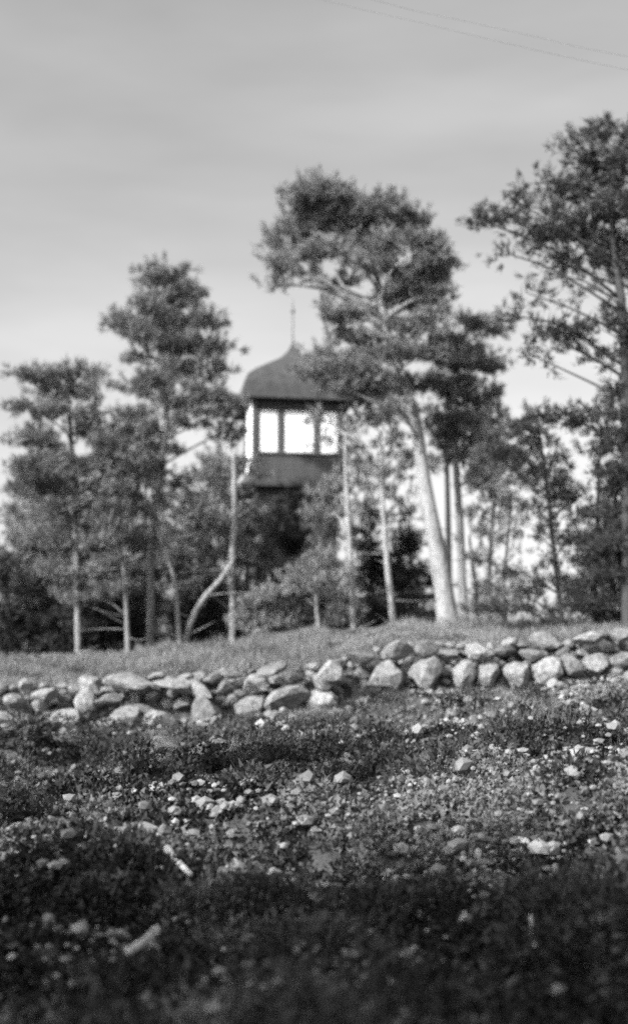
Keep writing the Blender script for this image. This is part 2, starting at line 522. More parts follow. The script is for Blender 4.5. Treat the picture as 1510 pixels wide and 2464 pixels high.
wall = empty('stone_wall', (0, WALL_Y, float(np.interp(0, WBX, WBZ))))
tag(wall, 'tumbled dry stone wall of rounded field stones crossing the slope below the turf bank', 'stone wall')
bpy.context.view_layer.update()
winv = Vector(wall.location)
big = [(60, 1745, 40, 26), (160, 1735, 38, 30), (205, 1690, 26, 36), (255, 1748, 34, 20), (300, 1730, 46, 36), (388, 1742, 48, 36), (500, 1722, 56, 50), (600, 1705, 46, 36),
       (690, 1690, 58, 34), (770, 1690, 40, 32), (880, 1700, 30, 24), (925, 1630, 44, 40), (1022, 1622, 48, 46), (1115, 1628, 38, 40), (1180, 1618, 30, 38), (1245, 1622, 38, 36),
       (1312, 1612, 40, 42), (1375, 1605, 38, 32), (1440, 1598, 36, 26), (1500, 1590, 38, 26), (1570, 1580, 44, 34), (-40, 1745, 44, 34), (-120, 1750, 50, 36), (1650, 1580, 50, 36),
       (305, 1640, 62, 20), (420, 1650, 44, 18), (480, 1660, 40, 22), (110, 1672, 40, 20), (1020, 1562, 34, 20), (960, 1570, 40, 20), (1150, 1570, 36, 24), (1420, 1535, 46, 20), (1490, 1528, 36, 22), (30, 1690, 36, 24), (560, 1622, 34, 14), (660, 1612, 40, 14), (870, 1580, 34, 18), (800, 1615, 34, 26), (770, 1640, 30, 22)]
placed = []
S = WALL_Y / F
for px, py, rx, ry in big:
    d = WALL_Y - .12 - .05 * rng.random()
    c = pt(px, py, d)
    put_stone('stone', c - np.array(winv), (rx * S, rx * S * rng.uniform(.75, 1.0), ry * S), wall)
    placed.append((px, py, rx, ry))
tries = 0
while len(placed) < 285 and tries < 24000:
    tries += 1
    px = rng.uniform(-180, 1690)
    x = (px - 755) / F * WALL_Y
    top = np.interp(px, [-300, 0, 200, 350, 500, 700, 800, 900, 1000, 1150, 1300, 1400, 1510, 1800], [1655, 1648, 1640, 1622, 1618, 1605, 1585, 1558, 1545, 1545, 1535, 1515, 1505, 1495])
    bot = np.interp(px, [-300, 0, 250, 500, 700, 850, 930, 1010, 1240, 1400, 1510, 1800], [1790, 1785, 1775, 1765, 1735, 1715, 1680, 1668, 1664, 1642, 1630, 1615])
    py = rng.uniform(top + 6, bot - 4)
    lim = .72 if tries < 6000 else .5
    rx = rng.uniform(20, 42) if tries < 2500 else rng.uniform(11, 24)
    ry = rx * rng.uniform(.5, .8)
    ok = True
    for a, b, c, e in placed:
        if ((px - a) / (rx + c)) ** 2 + ((py - b) / (ry + e)) ** 2 < lim * .92:
            ok = False; break
    if not ok: continue
    if 810 < px < 905 and py > 1655: continue         # the collapsed gap
    frac = (bot - py) / max(bot - top, 1)
    d = WALL_Y - .1 + .38 * frac + rng.uniform(-.05, .08)
    c = pt(px, py, d)
    put_stone('stone', c - np.array(winv), (rx * S, rx * S * rng.uniform(.7, 1.1), ry * S), wall)
    placed.append((px, py, rx, ry))

# ------------------------------------------------------------------ foliage
def unit(n):
    d = rng.normal(size=(n, 3))
    return d / np.linalg.norm(d, axis=1)[:, None]

def needles(P, D, size, k, width, spread, shade):
    """k narrow leaves round every point of P, fanned about D"""
    n = len(P)
    P = np.repeat(P, k, 0); D = np.repeat(D, k, 0); sz = np.repeat(size, k)
    dirs = D + rng.normal(size=(n * k, 3)) * spread
    dirs /= np.linalg.norm(dirs, axis=1)[:, None]
    side = np.cross(dirs, unit(n * k)); side /= np.linalg.norm(side, axis=1)[:, None] + 1e-9
    ln = (sz * rng.uniform(.6, 1.25, n * k))[:, None]
    base = P + rng.normal(size=(n * k, 3)) * (sz * .25)[:, None]
    w = side * (np.asarray(width) * sz)[:, None] if np.ndim(width) else side * width * sz[:, None]
    tri = np.stack((base - w, base + w, base + dirs * ln), 1)
    sh = np.clip(np.repeat(shade, k) + rng.normal(0, .12, n * k), 0, 1)
    return tri, sh

GROW, FULL = 1.06, 1.5
def fill_pads(pads, depth, density=150, size=.15, k=15, width=.085, spread=.6, up=.45, thick=.8, clump=.095, dj=.5, ddo=0.0, flat=1.0):
    T, Sh, centres = [], [], []
    half = (max(p[0] for p in pads) - min(p[0] for p in pads)) * .5 * depth / F
    for p in pads:
        px, py, rx, ry = p[0], p[1], p[2] * GROW * 1.04, p[3] * GROW * .84
        dens = FULL * density * (p[4] if len(p) > 4 else 1.0)
        d = depth + float(np.clip(rng.normal(0, dj), -1.5, 1.5)) * min(half, 1.6) * .6 + ddo
        c = pt(px, py, d)
        s = d / F
        rad = np.array((rx * s, max(rx * s * thick, .12), ry * s * flat))
        area = math.pi * rad[0] * rad[2]
        m = max(3, int(area * 22 * (p[4] if len(p) > 4 else 1.0) ** .5))
        u = unit(m) * (rng.uniform(.1, 1, m) ** .5)[:, None] * rad * .92
        sub = c + u
        n = max(8, int(area * dens))
        idx = rng.integers(0, m, n)
        q = sub[idx] + rng.normal(size=(n, 3)) * clump * np.array((1.7, 1.7, .45))
        dr = (q - c) / (rad + .05)
        dr /= np.linalg.norm(dr, axis=1)[:, None] + 1e-9
        dr = dr * .7 + np.array((0, 0, up)) + rng.normal(size=(n, 3)) * .35
        dr /= np.linalg.norm(dr, axis=1)[:, None]
        sh = (rng.uniform(.15, .85, m)[idx] + rng.normal(0, .08, n)) * .8 + .1
        t, ss = needles(q, dr, size * rng.uniform(.7, 1.3, n), k, width, spread, sh)
        T.append(t); Sh.append(ss); centres.append((c, rad))
        ns = max(2, int(area * 26))                     # leading shoots that break the outline
        us = unit(ns); us[:, 2] = np.abs(us[:, 2]) * .8 + .1
        b0 = c + us * rad * rng.uniform(.8, 1.05, ns)[:, None]
        sd = us * .7 + np.array((0, 0, .7)); sd /= np.linalg.norm(sd, axis=1)[:, None]
        for st in (.0, .07, .14, .21):
            t, ss = needles(b0 + sd * st, sd, np.full(ns, size * (1.0 - st * 1.5)), 9, width, .5, rng.uniform(.3, .9, ns))
            T.append(t); Sh.append(ss)
    return np.concatenate(T), np.concatenate(Sh), centres

def make_tree(name, label, cat, trunk, depth, pads, mat, bark, group=None, branch_r=.022, branch_n=99, twigs=9, **kw):
    """trunk: rows of px, py, radius in px, from the ground up"""
    P = []
    for i, (px, py, r) in enumerate(trunk):
        q = pt(px, py, depth + .05 * math.sin(i * 2.1))
        P.append((*q, r * depth / F))
    P = np.array(P)
    gz = float(ground_z(P[0][0], P[0][1]))
    foot = P[0].copy(); foot[2] = min(gz, foot[2]) - .12; foot[3] *= 1.05
    P = np.vstack((foot, P)) if P[0][2] - foot[2] > .05 else P
    root = empty(name, (float(foot[0]), float(foot[1]), gz))
    tag(root, label, cat, group)
    off = np.array(root.location)
    Q = P.copy(); Q[:, :3] -= off
    big_r = P[:, 3].max()
    link_mesh('trunk', tube_mesh('trunk', Q, seg=14 if big_r > .08 else 9, n=len(Q) * 5, rough=.07, flare=.25), bark, root)
    if twigs:
        St = smooth_path(P, 40)
        for j in rng.integers(6, 30, twigs):
            a = St[j]; g = rng.uniform(0, 6.28); L_ = rng.uniform(.3, 1.2)
            e = np.array((math.cos(g), math.sin(g) * .7, rng.uniform(-.1, .5))) * L_
            B = np.array([(*a[:3], min(.014, a[3] * .5)), (*(a[:3] + e * .5 + rng.normal(0, .03, 3)), .008), (*(a[:3] + e), .003)])
            B[:, :3] -= off
            link_mesh('dead_branch', tube_mesh('dead_branch', B, seg=5, n=6), bark, root)
    if pads:
        tri, sh, cen = fill_pads(pads, depth, **kw)
        link_mesh('crown', tri_mesh('crown', tri - off, sh), mat, root)
        S_ = smooth_path(P, 60)
        order = np.argsort([-c[1][0] for c in cen])[:branch_n]
        for i in order:
            c, rad = cen[i]
            hd = np.hypot(S_[:, 0] - c[0], S_[:, 1] - c[1])
            cost = np.abs(S_[:, 2] - (c[2] - .12 - .45 * hd)) + hd * .2
            j = int(np.argmin(cost))
            a = S_[j]
            L_ = np.linalg.norm(c - a[:3])
            if L_ < .18: continue
            r0 = min(branch_r * (.6 + .5 * L_), a[3] * .6)
            mid = (a[:3] + c) * .5 + np.array((rng.normal(0, .06), rng.normal(0, .06), .06 * L_ + rng.normal(0, .05))) * min(L_, 1.5)
            tip = c + (c - a[:3]) / L_ * rad[0] * .5
            B = np.array([(*a[:3], r0), (*mid, r0 * .72), (*c, r0 * .42), (*tip, r0 * .18)])
            B[:, :3] -= off
            link_mesh('branch', tube_mesh('branch', B, seg=6, n=9, rough=.08), bark, root)
    return root

PINES = 'pines along the hilltop'
# the big leaning pine beside the pavilion
make_tree('pine_tree', 'tallest middle pine with thick pale leaning trunk, overhanging the pavilion roof', 'pine tree',
    [(1078, 1522, 27), (1070, 1440, 24), (1055, 1340, 22), (1030, 1220, 18), (1012, 1100, 16), (998, 1010, 14), (975, 930, 12), (945, 840, 10), (922, 760, 9), (912, 690, 8), (890, 620, 6), (850, 540, 4), (800, 470, 2.5)], 24.0,
    [(712, 468, 34, 18), (780, 465, 72, 36), (860, 500, 68, 36), (745, 520, 70, 38), (830, 548, 88, 42), (700, 572, 62, 36), (775, 598, 80, 30), (940, 500, 36, 36), (985, 535, 46, 30), (930, 590, 62, 42, .8),
     (1010, 600, 50, 42), (1050, 705, 30, 40), (1055, 620, 24, 26), (680, 630, 56, 18), (655, 682, 36, 11, .8), (720, 668, 46, 12, .6), (895, 640, 50, 34, .7), (980, 660, 54, 38, .8), (1038, 665, 32, 46), (820, 690, 46, 22, .4), (1024, 722, 48, 36),
     (950, 735, 50, 34, .5), (800, 745, 30, 34, .5), (850, 765, 52, 28, .5), (1042, 772, 36, 32), (965, 795, 56, 32, .6), (800, 802, 34, 18, .7), (865, 832, 62, 28, .8), (778, 852, 34, 14, .8), (940, 862, 70, 30, .7),
     (1015, 850, 56, 34, .8), (840, 888, 62, 22), (752, 896, 44, 24), (795, 880, 50, 22), (812, 926, 54, 14), (840, 858, 40, 20), (830, 905, 50, 18), (905, 922, 80, 26), (1005, 925, 58, 28, .8), (825, 934, 50, 14), (890, 962, 52, 18, .7), (960, 985, 50, 22, .6)],
    M_PINE, M_BARK, PINES, branch_r=.035, density=190)
# slim pine just right of it
make_tree('pine_tree', 'slim pine with dense rounded crown standing just right of the thick leaning trunk', 'pine tree',
    [(1118, 1515, 11), (1112, 1400, 10), (1105, 1250, 9), (1096, 1120, 8), (1092, 1000, 8), (1100, 900, 6), (1120, 800, 3)], 26.0,
    [(1132, 778, 40, 22), (1100, 828, 50, 36), (1165, 800, 34, 24, .7), (1182, 872, 26, 20), (1120, 890, 62, 36), (1085, 950, 56, 36), (1150, 958, 50, 30), (1172, 1010, 40, 30), (1110, 1030, 62, 36), (1050, 1015, 34, 22, .6),
     (1162, 1070, 44, 26), (1098, 1090, 44, 24, .5), (1190, 1115, 46, 24, .8), (1140, 1140, 40, 22, .6)],
    M_PINE, M_BARKM, PINES, density=190)
make_tree('pine_tree', 'thin dark trunked pine seen between the leaning trunk and the slim pine', 'pine tree',
    [(1082, 1518, 8), (1078, 1300, 7), (1074, 1120, 6), (1070, 1020, 4)], 28.5,
    [(1060, 1050, 40, 22), (1090, 1085, 36, 20, .6), (1045, 1110, 36, 18, .5), (1080, 1010, 40, 20)], M_SPRUCE, M_BARKD, PINES)
# the peaked pine left of the pavilion
make_tree('pine_tree', 'peaked pine with tiered branches standing left of the pavilion', 'pine tree',
    [(360, 1576, 10), (362, 1450, 9.5), (366, 1300, 9), (385, 1150, 8), (400, 1000, 7.5), (405, 850, 6), (402, 740, 4.5), (398, 655, 2.5)], 25.0,
    [(362, 648, 18, 14), (405, 652, 40, 20), (400, 690, 52, 26), (405, 735, 62, 30), (365, 728, 34, 20), (470, 705, 24, 14), (300, 778, 48, 28), (345, 800, 46, 22), (412, 785, 74, 26), (490, 772, 42, 22), (430, 830, 80, 26),
     (505, 838, 46, 26), (350, 868, 56, 16, .7), (480, 885, 64, 28), (410, 900, 60, 18, .6), (345, 930, 58, 26), (505, 945, 60, 26), (420, 970, 76, 20, .7), (330, 1005, 54, 20, .8), (480, 1000, 70, 22), (400, 1035, 60, 18, .6), (550, 975, 30, 20, .7), (340, 1062, 58, 20, .8), (400, 1085, 40, 18, .6), (360, 1125, 50, 20, .7), (410, 1160, 40, 18, .6), (300, 1030, 44, 20, .8), (545, 1035, 36, 16, .6)],
    M_PINE, M_BARK, PINES, density=200)
make_tree('pine_tree', 'ragged topped leftmost pine with spreading crown at the frame edge', 'pine tree',
    [(188, 1572, 8), (188, 1500, 8), (184, 1350, 8), (176, 1150, 7), (168, 1000, 5), (160, 915, 3)], 23.5,
    [(62, 900, 30, 14), (110, 915, 54, 20), (185, 905, 46, 22), (225, 895, 26, 16), (150, 945, 56, 24), (225, 940, 22, 26, .7), (90, 990, 52, 16), (170, 990, 66, 24), (50, 1052, 46, 18), (120, 1062, 54, 16, .6), (215, 1040, 60, 28),
     (285, 1062, 48, 34), (105, 1120, 60, 26), (205, 1120, 80, 28), (300, 1120, 50, 26), (60, 1180, 44, 28, .7), (160, 1175, 76, 30), (260, 1180, 64, 26), (150, 1230, 70, 26), (220, 1260, 60, 26), (120, 1290, 60, 24), (200, 1320, 64, 24), (160, 1370, 60, 22), (220, 1400, 50, 20), (180, 1440, 50, 18, .8)],
    M_PINE, M_BARKM, PINES, density=180)
# the near dark pine at the right edge
make_tree('pine_tree', 'dark large pine at the right frame edge with long branches reaching left', 'pine tree',
    [(1512, 1505, 18), (1512, 1350, 17), (1510, 1200, 16), (1506, 1080, 15), (1506, 950, 14), (1500, 800, 13), (1490, 700, 11), (1475, 600, 8), (1470, 480, 6), (1480, 360, 3)], 19.6,
    [(1440, 315, 22, 18), (1492, 330, 36, 28), (1385, 345, 28, 18), (1410, 380, 30, 18), (1460, 395, 48, 30), (1510, 410, 40, 40), (1310, 438, 20, 16), (1345, 450, 36, 22), (1410, 455, 56, 30), (1480, 495, 52, 32), (1225, 490, 14, 12), (1258, 495, 18, 22),
     (1150, 528, 26, 14), (1190, 530, 34, 16), (1265, 545, 56, 18, .7), (1345, 530, 50, 26), (1425, 560, 66, 30), (1500, 590, 50, 34), (1300, 585, 48, 16, .7), (1385, 615, 56, 20), (1235, 615, 34, 8), (1470, 640, 46, 26), (1335, 660, 50, 12, .6),
     (1280, 710, 36, 18, .45), (1400, 690, 50, 12, .5), (1240, 760, 50, 18, .5), (1300, 800, 56, 16, .7), (1370, 795, 50, 14, .8), (1440, 790, 46, 16), (1345, 830, 46, 9), (1480, 850, 36, 16, .7), (1430, 870, 36, 9, .7), (1290, 860, 40, 14, .4),
     (1420, 985, 50, 12, .8), (1375, 1010, 50, 14), (1310, 1000, 40, 16), (1475, 1080, 30, 20, .8), (1500, 1180, 34, 34), (1480, 750, 30, 24, .6), (1480, 930, 40, 14), (1500, 1000, 40, 20), (1490, 1060, 40, 18), (1500, 1130, 36, 26), (1495, 1240, 40, 26), (1490, 1310, 44, 26), (1495, 1390, 44, 30), (1545, 500, 50, 60), (1550, 650, 50, 60), (1560, 800, 50, 50), (1560, 950, 50, 40)],
    M_SPRUCE, M_BARKD, PINES, branch_r=.017, density=240, size=.13, dj=.35, clump=.12)
make_tree('pine_tree', 'small thin pine with layered dark branches left of the right edge pine', 'pine tree',
    [(1350, 1500, 7), (1340, 1400, 6.5), (1328, 1300, 6), (1318, 1200, 5), (1304, 1100, 4), (1290, 1010, 2.5)], 21.0,
    [(1290, 1015, 36, 16), (1240, 1042, 42, 18), (1295, 1062, 44, 16), (1228, 1090, 40, 16), (1322, 1112, 34, 18), (1258, 1130, 44, 18), (1305, 1165, 50, 16), (1340, 1200, 56, 14), (1395, 1196, 32, 11), (1272, 1225, 50, 12), (1345, 1258, 40, 11),
     (1375, 1302, 44, 18), (1290, 1285, 40, 11, .8), (1352, 1350, 40, 11, .8), (1250, 1370, 50, 12, .5), (1325, 1400, 50, 13, .8), (1235, 1430, 54, 16, .5), (1380, 1420, 44, 18), (1280, 1470, 70, 13, .8), (1200, 1470, 40, 16, .6)],
    M_SPRUCE, M_BARKD, PINES, density=230, size=.13, clump=.10)
make_tree('spruce_tree', 'low dense black spruce in the corner above the right end of the wall', 'spruce tree',
    [(1468, 1508, 8), (1472, 1350, 6), (1480, 1190, 2)], 20.2,
    [(1485, 1215, 30, 26), (1475, 1275, 44, 24), (1450, 1335, 50, 26), (1500, 1350, 44, 40), (1440, 1400, 62, 30), (1495, 1435, 52, 34), (1430, 1455, 60, 26), (1480, 1485, 60, 18), (1540, 1300, 50, 60), (1550, 1440, 60, 60)],
    M_SPRUCE, M_BARKD, density=260, size=.13, up=.2, clump=.10)

make_tree('pine_tree', 'straggly middle sized pine between the slim pine and the small thin pine', 'pine tree',
    [(1178, 1510, 6), (1176, 1400, 5.5), (1182, 1280, 5), (1192, 1160, 4), (1200, 1060, 2)], 24.6,
    [(1200, 1045, 30, 16), (1175, 1085, 40, 16), (1225, 1100, 36, 16), (1190, 1135, 46, 16), (1160, 1170, 40, 16, .8), (1225, 1165, 36, 14), (1190, 1205, 50, 14, .8), (1150, 1240, 36, 14, .6), (1225, 1250, 36, 12, .6), (1185, 1290, 44, 12, .5), (1160, 1350, 36, 14, .5), (1215, 1380, 36, 12, .5), (1180, 1430, 44, 14, .7), (1150, 1460, 36, 14, .8)],
    M_PINE, M_BARKD, PINES, density=180)
make_tree('pine_tree', 'thin dark pine in the dense foliage just left of the right edge pine', 'pine tree',
    [(1432, 1505, 7), (1430, 1380, 6), (1436, 1250, 5), (1440, 1120, 4), (1446, 1030, 2)], 21.8,
    [(1446, 1035, 30, 14), (1480, 1070, 36, 14), (1420, 1090, 30, 12, .7), (1470, 1130, 40, 14), (1490, 1180, 36, 16), (1410, 1240, 40, 12, .8), (1465, 1230, 44, 16), (1490, 1270, 40, 18), (1420, 1300, 40, 14), (1400, 1350, 40, 16)],
    M_SPRUCE, M_BARKD, PINES, density=230, size=.13, clump=.10)

# slender hilltop trunks and their light crowns
SL = 'slender trees on the hilltop'
make_tree('young_tree', 'slender pale trunk rising straight below the left corner of the pavilion', 'tree',
    [(558, 1552, 9), (560, 1470, 8.5), (556, 1380, 8), (562, 1280, 7.5), (564, 1180, 6.5), (562, 1090, 5)], 24.5,
    [(545, 1060, 34, 16, .6), (580, 1130, 40, 22, .6), (530, 1150, 44, 26), (575, 1200, 50, 26), (510, 1215, 40, 24, .8), (600, 1245, 50, 24), (540, 1270, 40, 22, .7), (530, 1100, 36, 16, .7)], M_MID, M_BARK, SL, ddo=.7, dj=.2, density=150)
make_tree('young_tree', 'slender pale trunk below the right corner of the pavilion', 'tree',
    [(850, 1530, 9), (847, 1450, 8), (843, 1360, 7), (838, 1260, 6), (832, 1150, 5), (830, 1050, 3)], 24.6,
    [(850, 1030, 30, 18, .4), (792, 1020, 24, 8, .9), (800, 1058, 24, 8, .9), (768, 1002, 12, 10, .9), (880, 1080, 36, 20, .5), (850, 1160, 40, 22, .6), (800, 1190, 46, 22), (860, 1220, 40, 18, .6), (780, 1230, 46, 20), (900, 1140, 36, 20, .5)], M_MID, M_BARK, SL, ddo=.6, dj=.2, density=130)
make_tree('young_tree', 'slender pale trunk tilting left beside the thick leaning pine', 'tree',
    [(946, 1512, 9), (938, 1430, 8), (930, 1340, 7), (922, 1240, 6), (918, 1150, 4.5), (915, 1040, 3)], 24.8,
    [(905, 1020, 36, 20, .5), (945, 1060, 36, 20, .5), (890, 1110, 40, 20, .5), (950, 1130, 36, 20, .5), (900, 1180, 40, 16, .5), (970, 1200, 36, 20, .5), (870, 1010, 30, 20, .4), (1000, 1100, 30, 22, .5)], M_MID, M_BARK, SL, ddo=.5, dj=.2, density=150)
make_tree('young_tree', 'crooked pale tree whose long limb slants up to the right, left of the pavilion', 'tree',
    [(445, 1562, 8), (450, 1530, 8), (462, 1490, 7.5), (490, 1440, 7), (530, 1395, 6), (560, 1350, 4)], 24.2,
    [(575, 1330, 40, 20, .5), (515, 1330, 30, 18, .5), (595, 1310, 40, 18, .5)], M_MID, M_BARK, SL, ddo=.8, dj=.1, density=130)
make_tree('young_tree', 'grey curving sapling left of the crooked pale tree', 'tree',
    [(432, 1560, 7), (428, 1480, 6), (420, 1400, 5.5), (395, 1320, 5), (375, 1260, 4), (366, 1210, 3)], 24.0,
    [(380, 1215, 50, 24, .7), (430, 1250, 50, 22, .5), (340, 1240, 50, 24, .7), (440, 1310, 44, 24, .5), (370, 1300, 50, 22, .5), (480, 1230, 36, 24, .6)], M_MID, M_BARKM, SL, density=140)
make_tree('young_tree', 'short grey trunk in the dark thicket on the left', 'tree',
    [(308, 1582, 7), (306, 1500, 6), (300, 1400, 5), (296, 1300, 3)], 23.2,
    [(280, 1270, 50, 24, .8), (240, 1310, 50, 26, .8), (290, 1340, 42, 24, .7), (260, 1380, 50, 24, .8), (290, 1420, 36, 22, .7), (240, 1440, 40, 20, .7)], M_MID, M_BARKM, SL, density=150)
make_tree('young_tree', 'very short pale sapling stem in front of the pavilion base', 'tree',
    [(766, 1532, 7), (764, 1490, 6), (760, 1440, 4.5), (756, 1390, 3)], 24.0,
    [(756, 1370, 44, 20, .7), (720, 1400, 40, 20, .6), (790, 1410, 40, 20, .6), (770, 1340, 40, 18, .6)], M_MID, M_BARKM, SL, density=140)
make_tree('young_tree', 'twin grey stem rising behind the slim pine', 'tree',
    [(1148, 1512, 5.5), (1146, 1440, 5), (1136, 1360, 5), (1128, 1290, 3)], 26.4,
    [(1140, 1270, 36, 18, .35), (1165, 1330, 30, 18, .35), (1160, 1420, 30, 22, .4)], M_MID, M_BARKM, SL, density=120)
make_tree('young_tree', 'airy sparse sapling against bright sky right of the slim pine', 'tree',
    [(1215, 1505, 4), (1212, 1400, 3.5), (1222, 1280, 3), (1230, 1180, 2)], 22.5,
    [(1225, 1170, 40, 18, .5), (1190, 1210, 36, 14, .35), (1240, 1240, 36, 12, .4), (1200, 1290, 34, 12, .25), (1235, 1330, 34, 12, .35), (1180, 1400, 36, 18, .35), (1210, 1450, 46, 18, .6), (1170, 1480, 40, 16, .8)], M_MID, M_BARKD, SL, density=150, size=.1)

# thicket of young spruces and bushes under the pines
TH = 'thicket of young spruces under the pines'
thick = [
    ('tall grey spruce top filling behind the leftmost pine', 95, 1585, 1010, 28.0, 85, M_MID),
    ('tall spruce standing behind the gap between the two left pines', 265, 1578, 1060, 28.5, 75, M_MID),
    ('tall narrow spruce right behind the peaked pine', 350, 1572, 1090, 29.0, 70, M_MID),
    ('broad spruce left of the pavilion with its tip below the eaves', 500, 1556, 1105, 28.0, 75, M_MID),
    ('dense young spruce close before the pavilion base centre', 690, 1536, 1380, 25.4, 60, M_SPRUCE),
    ('grey young spruce before the right edge of the pavilion base', 800, 1528, 1230, 25.8, 55, M_MID),
    ('low dark spruce at the far left behind the grass bank', 15, 1600, 1330, 24.2, 60, M_SPRUCE),
    ('low dark spruce behind the short grey trunk', 270, 1582, 1400, 25.2, 80, M_SPRUCE),
    ('low dark spruce behind the leftmost pine trunk', 150, 1585, 1410, 24.6, 80, M_SPRUCE),
    ('low dark spruce behind the crooked tree foot', 500, 1556, 1400, 26.2, 70, M_SPRUCE),
    ('young spruce with drooping dark branches at the left frame edge', 40, 1590, 1230, 25.0, 70, M_MID),
    ('young spruce filling the dark thicket under the leftmost pine', 130, 1582, 1200, 25.5, 90, M_MID),
    ('dark young spruce between the leftmost pine and the peaked pine', 235, 1580, 1215, 26.5, 90, M_SPRUCE),
    ('young spruce directly behind the short grey trunk', 318, 1575, 1190, 27.0, 80, M_MID),
    ('bushy young spruce behind the crooked pale tree', 470, 1560, 1180, 27.0, 85, M_MID),
    ('young spruce in front of the left half of the pavilion base', 590, 1540, 1210, 26.5, 70, M_MID),
    ('young spruce in front of the right half of the pavilion base', 715, 1530, 1195, 27.5, 80, M_SPRUCE),
    ('dark young spruce between the two slender pale trunks', 890, 1520, 1235, 28.5, 75, M_SPRUCE),
    ('black young spruce in the gap left of the thick leaning trunk', 985, 1518, 1225, 29.0, 75, M_SPRUCE),
]
for lab, px, gy_, ty, d, w, mt in thick:
    pads = []
    nl = int((gy_ - ty) / 34)
    for i in range(nl):
        t = (i + .5) / nl
        yy = ty + t * (gy_ - ty - 20)
        ww = w * (.35 + .75 * t) if t < .75 else w * (.9 - .5 * (t - .75) * 4 * .6)
        for k in range(2 if ww < 45 else 3):
            pads.append((px + rng.normal(0, .55) * ww, yy + rng.normal(0, 10), ww * rng.uniform(.38, .6), rng.uniform(13, 22), rng.uniform(.6, 1.1)))
    make_tree('young_spruce', lab, 'spruce tree', [(px, gy_, 6), (px + 4, (gy_ + ty) / 2, 4.5), (px, ty - 10, 1.5)], d, pads, mt, M_BARKD, TH, branch_n=6, twigs=3, density=170, size=.15, up=.15)

def shrub(name, label, pads, depth, mat, **kw):
    c = pt(pads[0][0], pads[0][1], depth)
    root = empty(name, (float(c[0]), float(depth), float(ground_z(c[0], depth))))
    tag(root, label, 'shrub')
    off = np.array(root.location)
    tri, sh, cen = fill_pads(pads, depth, **kw)
    link_mesh('foliage', tri_mesh('foliage', tri - off, sh), mat, root)
    for k in range(4):
        e = cen[k % len(cen)][0] - off
        B = np.array([(rng.normal(0, .04), rng.normal(0, .04), -.08, .018), (e[0] * .4 + rng.normal(0, .05), e[1] * .4, e[2] * .5, .013), (e[0], e[1], e[2] + .1, .005)])
        link_mesh('stem', tube_mesh('stem', B, seg=6, n=8), M_BARKM, root)
    return root
shrub('shrub', 'pale rounded shrub in front of the pavilion base', [(640, 1470, 48, 34), (660, 1430, 36, 26), (610, 1490, 36, 30), (690, 1490, 30, 30), (645, 1505, 56, 22), (620, 1445, 34, 22)], 24.2, M_PALE, density=260, size=.10, width=.16)
shrub('shrub', 'dark bush growing out of the collapsed gap in the stone wall', [(862, 1700, 44, 30), (830, 1725, 40, 24), (880, 1672, 30, 20), (800, 1742, 40, 18), (890, 1725, 26, 20)], 17.4, M_SPRUCE, density=330, size=.08, clump=.08)
for lab, px, py, d in (('low dark bush behind the slender trunk under the right pavilion corner', 830, 1490, 27.0), ('low dark bush between the two slender trunks right of the pavilion', 905, 1480, 27.5),
                       ('low dark bush just left of the thick leaning trunk', 1010, 1475, 27.2), ('low dark bush behind the crooked pale tree', 470, 1520, 26.6), ('low dark bush left of the pale rounded shrub', 570, 1510, 26.4)):
    shrub('shrub', lab, [(px, py, 46, 26), (px - 30, py + 22, 40, 20), (px + 30, py + 20, 40, 20), (px + 10, py - 28, 34, 20), (px, py + 36, 56, 14)], d, M_SPRUCE, density=230, size=.13)
shrub('shrub', 'long low dark bush under the middle of the stone wall', [(680, 1742, 60, 14), (600, 1752, 50, 12), (750, 1738, 50, 14), (640, 1735, 40, 10)], 17.2, M_SPRUCE, density=330, size=.08, clump=.07)
shrub('shrub', 'low bush at the foot of the slim pine', [(1150, 1490, 40, 20), (1180, 1500, 36, 16), (1110, 1500, 30, 14)], 23.6, M_MID, density=200, size=.09)
shrub('shrub', 'low dark bush behind the wall under the small thin pine', [(1290, 1505, 60, 16), (1230, 1512, 44, 12), (1360, 1500, 50, 14)], 20.5, M_SPRUCE, density=230, size=.09)
shrub('shrub', 'dark low bush below the left end of the wall', [(60, 1795, 60, 16), (140, 1800, 60, 14), (10, 1810, 40, 16), (200, 1790, 36, 12)], 16.8, M_SPRUCE, density=280, size=.07, clump=.08)
shrub('shrub', 'dark rounded bush on the right of the near slope', [(1110, 1780, 60, 26), (1180, 1800, 60, 24), (1060, 1800, 40, 18), (1240, 1770, 46, 18)], 13.2, M_SPRUCE, density=420, size=.06, clump=.06)

